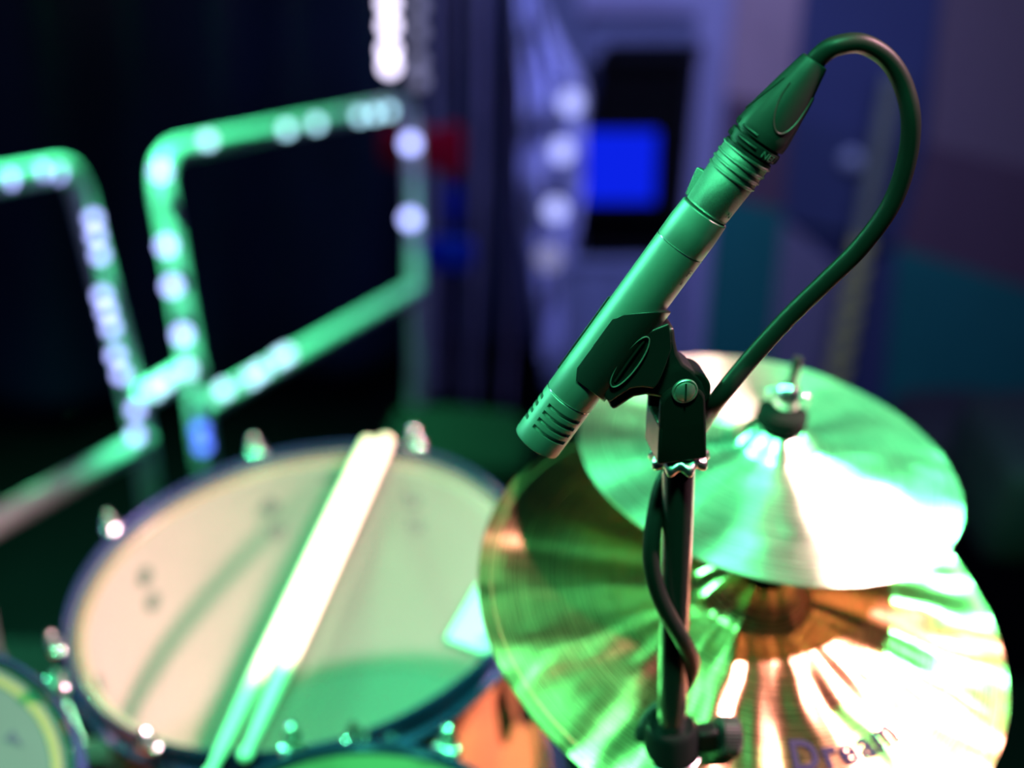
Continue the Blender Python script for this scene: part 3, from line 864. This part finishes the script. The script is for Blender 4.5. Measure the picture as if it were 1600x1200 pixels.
# head sleeve with recessed slots
slots = [ZS(31), ZS(44), ZS(57), ZS(70)]; sw = (ZS(50) - ZS(42.5)) / 2
def slotted(z, r, az):
    for s0 in slots:
        if abs(z - s0) < sw * 0.86:
            for c in (17, 137, 257):
                d = (math.degrees(az) * SGN - c + 180) % 360 - 180
                if abs(d) < 46: return r - 0.0016
    return r
hp = [(0.0008, 0), (0.0008, RB * 0.80), (0.0001, RB * 0.84), (0, RB * 0.90), (0.0004, RB * 0.975), (0.0016, RB)]
zs = set()
for s0 in slots:
    for q in (-sw, -sw * 0.87, -sw * 0.85, -sw * 0.3, sw * 0.3, sw * 0.85, sw * 0.87, sw): zs.add(s0 + q)
for q in sorted(zs): hp.append((q, RB))
e = ZS(88)
hp += [(e - 0.0006, RB), (e - 0.0002, RB - 0.0003), (e, RB - 0.0003)]
part('head_sleeve', lathe(hp, 180, radial=slotted), mic_paint, mic, angle=30)
part('body_tube', lathe([(e, RB - 0.0003), (e + 0.0001, RB - 0.0001), (e + 0.0004, RB), (ZS(150), RB), (ZS(300), RB), (ZS(381) - 0.0004, RB), (ZS(381) - 0.0001, RB - 0.0003), (ZS(381), RB - 0.0003)], 128), mic_paint, mic, angle=30)
f = ZS(381)
tp = ZS(417); te = ZS(447)
RX = R_of(450, 39)
part('tail_ring', lathe([(f, RB - 0.0003), (f + 0.0002, RB - 0.0001), (f + 0.0005, RB), (tp, RB), (te - 0.0003, RX + 0.0006), (te, RX + 0.0003), (te, RX - 0.0016), (te - 0.004, RX - 0.0016), (te - 0.004, 0)], 128), mic_paint, mic, angle=20)
rim_m = mat('polished_edge', (0.85, 0.9, 0.88), 0.2, 1.0, 0.02)
for z0 in (e, f):
    part('seam_ring', lathe([(z0 - 0.00030, RB - 0.0003), (z0 - 0.00018, RB + 0.00012), (z0 + 0.00018, RB + 0.00012), (z0 + 0.00030, RB - 0.0003)], 128), rim_m, mic)

def wrap_text(s, size, R, z, az_deg, depth=0.00012, along_axis=False, flip=False):
    bm = text_mesh(s, size, depth, 1.1)
    for v in bm.verts:
        x, y, zz = v.co
        if along_axis:
            az = math.radians(az_deg) + y / R; zc = z + x
        else:
            az = math.radians(az_deg) + x / R * (1 if not flip else -1); zc = z + (y if not flip else -y)
        r = R + zz
        v.co = Vector((r * math.cos(az * SGN), r * math.sin(az * SGN), zc))
    return bm
# small printed marks near the seam
part('printed_mark', wrap_text('F', 0.0048, RB, ZS(352), 56, 0.00012), groove_black, mic, smooth=False)
part('printed_mark', wrap_text('ii', 0.0026, RB, ZS(336), 56, 0.00010), groove_black, mic, smooth=False)

# ------------------------------------------------------------------ CABLE + PLUG
CABF = MF @ T((0, 0, te))
cab = thing('microphone_cable', 'black microphone cable looping right from its silver plug and winding down the stand', 'cable', CABF)
def cpart(name, bm, m, **k):
    return mesh_obj(name, bm, m, k.pop('parent', cab), mw=MF, **k)
r2 = R_of(505, 40.5); r3 = R_of(558, 42.5)
def lerp(a, b, t): return a + (b - a) * t
prof = [(te - 0.0035, RX - 0.0022), (te + 0.0006, RX - 0.0020), (te + 0.0007, RX - 0.0006), (te + 0.0012, RX - 0.0002), (te + 0.0016, RX - 0.0004), (te + 0.0022, RX - 0.0002)]
for tt in (519, 531, 543, 558):
    z = ZS(tt); rr = lerp(RX, r3, (tt - 450) / 108)
    prof += [(z - 0.0016, rr - 0.0001), (z - 0.0009, rr - 0.0002), (z - 0.00045, rr + 0.0006), (z + 0.0002, rr + 0.0006), (z + 0.0004, rr - 0.0001)]
prof += [(ZS(558) + 0.0006, r3 - 0.002), (ZS(558) + 0.0008, r3 - 0.004)]
pb = cpart('plug_sleeve', lathe(prof, 128), nickel, angle=50)
cpart('plug_collar', lathe([(te - 0.0002, RX - 0.0019), (te - 0.0002, RX - 0.0003), (te + 0.0006, RX - 0.0003), (te + 0.0006, RX - 0.0019)], 96), groove_black)
# dark boot with stacked grooves
r4 = R_of(604, 45.5); r5 = R_of(735, 24)
zb = ZS(559)
bz = lambda t: ZS(t)
bp = [(zb, r3 - 0.0015), (zb, r3 - 0.0002), (bz(564), r3), (bz(565), r3 - 0.0010), (bz(568), r3 - 0.0010), (bz(569), r3 + 0.0002),
      (bz(584), r3 + 0.0006), (bz(585), r3 - 0.0008), (bz(589), r3 - 0.0007), (bz(590), r4 - 0.0002), (bz(600), r4), (bz(607), r4 - 0.0001),
      (bz(640), lerp(r4, r5, 0.20)), (bz(680), lerp(r4, r5, 0.52)), (bz(715), lerp(r4, r5, 0.84)), (bz(733), r5), (bz(738), r5 - 0.0004), (bz(739), r5 - 0.0011), (bz(739), 0.0035), (bz(734), 0.0030)]
boot = cpart('plug_boot', lathe(bp, 128), boot_mat, angle=35)
boot_tab = [(0.2, 0)]
def bootR(t):
    z = bz(t)
    for (za, ra_), (zc, rc) in zip(bp[:-1], bp[1:]):
        if za <= z <= zc and zc > za: return ra_ + (rc - ra_) * (z - za) / (zc - za)
    return r4
# U shaped raised ribs round the boot
def rib(az_c):
    ctrl = [(690, -46), (665, -42), (640, -30), (622, -14), (616, 2), (624, 18), (645, 32), (670, 42), (690, 48)]
    cc = catmull([Vector((t, a, 0)) for t, a in ctrl], 6)
    pts = []
    for q in cc:
        t, a = q.x, math.radians(q.y + az_c); r = bootR(t) + 0.0001
        pts.append(Vector((r * math.cos(a * SGN), r * math.sin(a * SGN), bz(t))))
    return tube(pts, 0.00045, 8)
for a_ in (24, 144, 264):
    cpart('grip_rib', rib(a_), boot_mat, parent=boot)
# short notches (the bayonet slots) in the grooved band
for t_, a0, a1 in ((578, -38, 8), (596, -45, -5)):
    pts = []
    for k in range(9):
        a = math.radians(a0 + (a1 - a0) * k / 8); r = bootR(t_) + 0.0003
        pts.append(Vector((r * math.cos(a * SGN), r * math.sin(a * SGN), bz(t_))))
    cpart('grip_rib', tube(pts, 0.0005, 8), boot_mat, parent=boot)
for k in range(14):
    a = math.radians(-120 + k * 7); 
    for t_ in (574, 597):
        r = bootR(t_); bm = bmesh.new(); add_box(bm, (r, 0, bz(t_)), (0.0010, 0.0007, 0.0018), Matrix.Rotation(a * SGN, 4, 'Z'))
        if -120 + k * 7 < -58: cpart('grip_tooth', bm, boot_mat, parent=boot)
txt = cpart('raised_lettering', wrap_text('NEUTRIK', 0.0042, r3 + 0.0004, bz(571), 24, 0.00030), mat('boot_letter', (0.09, 0.10, 0.095), 0.35), parent=boot, smooth=False)
# engraved maker's mark on the silver sleeve
cpart('engraved_mark', wrap_text('N', 0.0036, lerp(RX, r3, 0.2) + 0.0000, ZS(462), 50, 0.00010), rim_m, parent=pb, smooth=False)
# latch tab
zt0, zt1 = ZS(452), ZS(497)
bm = bmesh.new()
F = Matrix(((1, 0, 0), (0, 0, 1), (0, 1, 0))).to_4x4()   # poly (x, z) extruded along y
latch_poly = [(RX - 0.001, zt0), (RX + 0.0006, zt0), (RX + 0.0030, zt1 - 0.001), (RX + 0.0030, zt1), (RX - 0.001, zt1 + 0.0006)]
add_prism(bm, latch_poly, -0.0032, 0.0032, Matrix.Rotation(math.radians(-97) * SGN, 4, 'Z') @ F)
cpart('latch_tab', bm, nickel, parent=pb, bevel=0.0004)

# ------------------------------------------------------------------ stand frame
PT = P(1062, 712, 0.607)
fh = Vector((0, 1, 0))
PBm = hit(1047.5, 1180, PT, fh)
zP = (PT - PBm).normalized()
yF = zP.cross(mz); yF = yF.normalized()
if yF.dot(FWD) < 0: yF = -yF
MC = MA + mz * s_of(200)
HC = hit(1068, 606, MC, yF)              # hinge centre on the microphone's plane
PT = hit(1061, 712, MC, yF)
PBm = hit(1047.5, 1180, MC, yF); zP = (PT - PBm).normalized()
xF = yF.cross(zP).normalized()
if xF.dot(RIGHT) < 0: xF = -xF
FF = Matrix((xF, yF, zP)).transposed().to_4x4(); FF.translation = PT
if FF.to_3x3().determinant() < 0: print('WARN left-handed')
FI = FF.inverted()
def fl(px, py, y):
    """pixel -> fork frame (x, z) on the plane y"""
    v = FI @ hit(px, py, PT + yF * y, yF); return v.x, v.z

clip = thing('microphone_clip', 'black plastic microphone clip with a slotted hinge screw on the stand top', 'microphone clip', FF)
PR = Matrix(((1, 0, 0), (0, 0, 1), (0, 1, 0))).to_4x4()
# cradle: part of a tube round the microphone
def cradle():
    bm = bmesh.new(); na, nz = 40, 30
    rows_o, rows_i = [], []
    for i in range(na + 1):
        a = -24 + (262 - -24) * i / na
        per = math.sin(math.radians(min(a, 90))) * 44 if a < 90 else 44
        sag = 12 * math.cos(math.radians(a))
        f_ = max(0, min(1, (a + 24) / 14.0))
        lo = lerp(133, 116, f_) + sag
        hi = lerp(226, 234 + (per + 16) * 0.90, f_) + sag
        if a > 90: hi = lerp(289, 250, min(1, (a - 90) / 90)); lo = 114 + sag
        ro, ri = [], []
        for k in range(nz + 1):
            s = s_of(lerp(lo, hi, k / nz)); aa = math.radians(a) * SGN
            # thickness swells towards the arm side
            th = 0.0011 + 0.0012 * max(0, math.cos(math.radians(a - 95))) ** 2
            ro.append(bm.verts.new(Vector(((RB + th) * math.cos(aa), (RB + th) * math.sin(aa), s))))
            ri.append(bm.verts.new(Vector(((RB + 0.00005) * math.cos(aa), (RB + 0.00005) * math.sin(aa), s))))
        rows_o.append(ro); rows_i.append(ri)
    for i in range(na):
        for k in range(nz):
            bm.faces.new((rows_o[i][k], rows_o[i + 1][k], rows_o[i + 1][k + 1], rows_o[i][k + 1]))
            bm.faces.new((rows_i[i][k], rows_i[i][k + 1], rows_i[i + 1][k + 1], rows_i[i + 1][k]))
        bm.faces.new((rows_o[i][0], rows_i[i][0], rows_i[i + 1][0], rows_o[i + 1][0]))
        bm.faces.new((rows_o[i][nz], rows_o[i + 1][nz], rows_i[i + 1][nz], rows_i[i][nz]))
    for i in (0, na):
        for k in range(nz): bm.faces.new((rows_o[i][k], rows_o[i][k + 1], rows_i[i][k + 1], rows_i[i][k]))
    return bm
mesh_obj('cradle', cradle(), black_plastic, clip, mw=MF, angle=50, bevel=0.0003)
# arm: thick web from cradle to hinge (front face nearer than the axis plane)
def interp(poly, y, ins=0.0): return [fl(x, yy, y) for x, yy in poly]
YA = 0.0072
arm_px = [(1047, 500), (1049, 520), (1053, 540), (1062, 556), (1076, 566), (1092, 585), (1098, 604), (1092, 626), (1070, 636), (1052, 628), (1040, 618),
          (1024, 609), (1003, 606), (985, 609), (968, 620), (953, 630), (946, 622), (962, 596), (980, 566), (1000, 536), (1022, 508)]
arm = mesh_obj('arm', prism(interp(arm_px, 0.0), -YA, YA, PR), black_plastic, clip, mw=FF, bevel=0.0022, segs=3)
# upper and lower lips of the cradle where it meets the arm
# oval recess with raised rim on the arm's front
# (centre, long axis along the microphone)
def onF(px, py, y): x, z = fl(px, py, y); return Vector((x, y, z))
face_px = [(1046, 506), (1049, 525), (1050, 545), (1041, 572), (1029, 600), (1022, 608), (1003, 605), (985, 608), (968, 619), (953, 629), (946, 624), (943, 604), (950, 582), (966, 557), (986, 536), (1012, 519)]
mesh_obj('arm_face', prism(interp(face_px, -0.0112), -0.0112, -0.0090, PR), black_plastic, arm, mw=FF, bevel=0.0008, segs=3)
Y1 = -0.0120
cO = onF(984, 566, Y1); tO = onF(1012, 527, Y1); sO = onF(995, 574, Y1)
la = (tO - cO); sa = (sO - cO); sa = sa - la * (sa.dot(la) / la.length_squared)
ov = [cO + la * math.cos(k * 2 * PI / 48) + sa * math.sin(k * 2 * PI / 48) for k in range(49)]
bm = bmesh.new()
ring0 = [v for v in ov[:-1]]
base = [Vector((v.x, -0.002, v.z)) for v in ring0]
va = [bm.verts.new(v * 1.0 + Vector((0, 0.0002, 0))) for v in ring0]
vb = [bm.verts.new(cO + (v - cO) * 1.12 + Vector((0, 0.0012, 0))) for v in ring0]
inn = [bm.verts.new(cO + (v - cO) * 0.86 + Vector((0, 0.0008, 0))) for v in ring0]
n = len(va)
for k in range(n):
    l = (k + 1) % n
    bm.faces.new((va[k], va[l], vb[l], vb[k])); bm.faces.new((va[k], inn[k], inn[l], va[l]))
bm.faces.new(inn)
mesh_obj('oval_boss', bm, black_gloss, arm, mw=FF, angle=60)
mesh_obj('oval_rim', tube(ov, 0.00035, 8, cap=False), mat('rim_plastic', (0.10, 0.10, 0.10), 0.3), arm, mw=FF)
p0 = cO + la * -0.82 + Vector((0, 0.0006, 0)); p1 = cO + la * 0.82 + Vector((0, 0.0006, 0))
mesh_obj('oval_blade', tube([p0, cO + Vector((0, 0.0002, 0)) - sa * 0.12, p1], 0.0006, 8), black_gloss, arm, mw=FF)
# hinge barrel (seen green-lit above the fork's front plate)
hx, hz = fl(1068, 603, 0.0)
hr = 0.0108
HM = FF @ T((hx, 0, hz)) @ Matrix.Rotation(-PI / 2, 4, 'X')
mesh_obj('hinge_barrel', lathe([(-YA + 0.0004, 0), (-YA + 0.0004, hr - 0.001), (-YA + 0.0014, hr), (YA - 0.001, hr), (YA, hr - 0.001), (YA, 0)], 64), black_gloss, arm, mw=HM)
# fork: block + two plates
xl0, zl0 = fl(1028, 700, -0.0115); xr0, _ = fl(1106, 700, -0.0115)
xl1, zl1 = fl(1034, 600, -0.0115); xr1, _ = fl(1104, 600, -0.0115)
bot = 0.004
zc_ = hz
def plate(y0, y1, nm):
    pts = [(xl0, bot), (xr0, bot), (xr1, zc_ - 0.002)]
    rr = (xr1 - xl1) / 2; mx_ = (xr1 + xl1) / 2
    for k in range(1, 12): pts.append((mx_ + rr * math.cos(PI * k / 12), zc_ - 0.002 + rr * 0.80 * math.sin(PI * k / 12)))
    pts.append((xl1, zc_ - 0.002))
    return mesh_obj(nm, prism(pts, y0, y1, PR), black_gloss, fork, mw=FF, bevel=0.0013, segs=3)
bmf = bmesh.new()
zs_ = zc_ - hr - 0.0015
add_prism(bmf, [(xl0, bot), (xr0, bot), (lerp(xr0, xr1, .6), zs_), (lerp(xl0, xl1, .6), zs_)], -0.0115, 0.0115, PR)
fork = mesh_obj('fork', bmf, black_gloss, clip, mw=FF, bevel=0.0013, segs=3)
plate(-0.0115, -YA + 0.0002, 'fork_plate'); plate(YA - 0.0002, 0.0115, 'fork_plate')
# hinge screw with slot
sx, sz = fl(1070, 611, -0.0118)
SM = FF @ T((sx, -0.0115, sz)) @ Matrix.Rotation(PI / 2, 4, 'X')
scw = mesh_obj('hinge_screw', lathe([(-0.0002, 0.0058), (0.0007, 0.0058), (0.0010, 0.0055), (0.0010, 0.0051), (0.0003, 0.0049), (0.0003, 0)], 48), brass_screw, clip, mw=SM)
mesh_obj('screw_head', lathe([(0.0002, 0.0047), (0.0011, 0.0046), (0.0016, 0.0036), (0.0018, 0)], 40), brass_screw, scw, mw=SM)
mesh_obj('screw_slot', box((0, 0, 0.0017), (0.0008, 0.0088, 0.0006)), groove_black, scw, mw=SM, smooth=False)

# ------------------------------------------------------------------ the microphone stand
def pole_pt(px, py): return hit(px, py, PT, yF)
ms = thing('microphone_stand', 'black tubular microphone stand with wavy chrome ring and ribbed knob', 'microphone stand', FF)
# wavy star ring
bm = bmesh.new(); ns = 96
def star(z, r, a): return r + (0.0012 * math.cos(a * 9 + 0.6) if r > 0.009 else 0)
add_lathe(bm, [(-0.0030, 0.0078), (-0.0030, 0.0112), (-0.0024, 0.0124), (-0.0014, 0.0130), (0.0008, 0.0130), (0.0020, 0.0126), (0.0028, 0.0114), (0.0030, 0.0078)], ns, radial=star)
for v in bm.verts:
    a = math.atan2(v.co.y, v.co.x); rr = math.hypot(v.co.x, v.co.y)
    if rr > 0.009: v.co.z -= 0.0010 * math.cos(a * 9 + 0.6)
part('star_ring', bm, mat('ring_metal', (0.8, 0.78, 0.76), 0.30, 1.0, 0.1, 300), ms, angle=60)
part('thread_neck', lathe([(0.0038, 0), (0.0038, 0.0077), (-0.0005, 0.0077), (-0.0005, 0)], 40), black_gloss, ms)
PL = (PT - PBm).length
r_top = 27.0 * 0.615 / FPX
part('upper_tube', lathe([(-0.0005, 0.0), (-0.0005, r_top - 0.0012), (-0.0012, r_top), (-0.006, r_top), (-0.0062, r_top - 0.0006), (-0.0072, r_top - 0.0006), (-0.0074, r_top), (-PL - 0.02, r_top), (-PL - 0.02, 0)], 64), black_steel, ms, angle=30)
clamp_black = mat('clamp_black_plastic', (0.004, 0.004, 0.005), 0.45, spec=0.07)
kz = (FI @ hit(1047, 1160, PT, yF)).z
# clamp collar
part('clamp_collar', lathe([(kz + 0.012, r_top + 0.0002), (kz + 0.0125, r_top + 0.004), (kz + 0.010, r_top + 0.0062), (kz - 0.004, r_top + 0.0066), (kz - 0.006, r_top + 0.0080), (kz - 0.0085, r_top + 0.0080), (kz - 0.010, r_top + 0.0062), (kz - 0.018, r_top + 0.006), (kz - 0.018, r_top)], 48), clamp_black, ms)
part('chrome_band', lathe([(kz - 0.0050, r_top + 0.0081), (kz - 0.0055, r_top + 0.0088), (kz - 0.0078, r_top + 0.0088), (kz - 0.0084, r_top + 0.0081)], 48), chrome, ms)
# side lug + ribbed knob
part('clamp_ear', box((r_top + 0.011, -0.001, kz + 0.001), (0.012, 0.010, 0.013)), clamp_black, ms, bevel=0.002)
KM = FF @ T((r_top + 0.0150, -0.001, kz + 0.0005)) @ Matrix.Rotation(PI / 2, 4, 'Y') @ Matrix.Rotation(math.radians(12), 4, 'Y')
kn = mesh_obj('clamp_knob', lathe([(-0.003, 0), (-0.003, 0.0040), (0.0015, 0.0045), (0.002, 0.0098), (0.003, 0.0108), (0.0115, 0.0108), (0.0128, 0.0098), (0.0132, 0)], 216,
              radial=lambda z, r, a: r * (1 - (0.045 if r > 0.009 and (math.degrees(a) % 10) < 5 else 0))), mat('knob_plastic', (0.016, 0.012, 0.016), 0.55, spec=0.2), ms, mw=KM, angle=30)
# lower tube on to a tripod on the riser
r_low = r_top + 0.0035
zr_floor = -(PT.z - 0.0) / zP.z
part('lower_tube', lathe([(kz - 0.018, 0), (kz - 0.018, r_low), (zr_floor * 0.80, r_low), (zr_floor * 0.80, 0)], 40), black_steel, ms)
hub = FF @ Vector((0, 0, zr_floor * 0.72))
mesh_obj('hub', lathe([(-0.03, r_low), (-0.03, 0.02), (0.03, 0.02), (0.03, r_low)], 28, mw=frame(hub, zP, xF)), black_plastic, ms)
for k in range(3):
    a = k * 2 * PI / 3 + 0.3
    lg = mesh_obj('leg', tube([hub + Vector((math.cos(a) * 0.015, math.sin(a) * 0.015, 0)), Vector((hub.x + 0.26 * math.cos(a), hub.y + 0.26 * math.sin(a), 0.014))], 0.008, 12), black_steel, ms)
    mesh_obj('rubber_foot', tube([Vector((hub.x + 0.245 * math.cos(a), hub.y + 0.245 * math.sin(a), 0.028)), Vector((hub.x + 0.268 * math.cos(a), hub.y + 0.268 * math.sin(a), 0.011))], 0.011, 12), rubber, lg)

# cable path
def pd(py):   # depth of the pole axis at picture row py
    q = pole_pt(1061 - (py - 712) * 0.0288, py); return proj(q)[2]
dB = proj(MB)[2]
raw = [(1266, 106, dB + 0.002), (1283, 86, dB - 0.001), (1306, 72, dB - 0.003), (1345, 68, dB - 0.002), (1384, 90, dB + 0.002), (1410, 130, dB + 0.006), (1423, 185, dB + 0.010), (1417, 250, dB + 0.018),
       (1392, 320, dB + 0.028), (1345, 385, dB + 0.038), (1290, 440, dB + 0.046), (1232, 496, dB + 0.054), (1172, 562, dB + 0.060), (1120, 626, dB + 0.066), (1090, 672, pd(690) + 0.022), (1062, 715, pd(715) + 0.019),
       (1036, 756, pd(756) + 0.010), (1022, 815, pd(815) - 0.0015), (1017, 870, pd(870) - 0.0095), (1026, 920, pd(920) - 0.0135), (1046, 965, pd(965) - 0.0145), (1068, 1003, pd(1003) - 0.0125), (1081, 1034, pd(1034) - 0.004),
       (1072, 1066, pd(1066) + 0.0085), (1046, 1094, pd(1094) + 0.0140), (1018, 1118, pd(1118) + 0.0125), (1002, 1150, pd(1150) + 0.006), (990, 1200, pd(1200) + 0.002), (985, 1290, pd(1290) - 0.002), (1000, 1420, pd(1300) + 0.02)]
cp = [P(*q) for q in raw]
last = cp[-1]
cp += [Vector((last.x - 0.03, last.y + 0.02, 0.35)), Vector((last.x - 0.06, last.y + 0.03, 0.05)), Vector((last.x - 0.16, last.y - 0.02, 0.006)), Vector((last.x - 0.35, last.y - 0.25, 0.006))]
mesh_obj('cable', tube(catmull(cp, 12), 0.0041, 20), rubber, cab, angle=180)
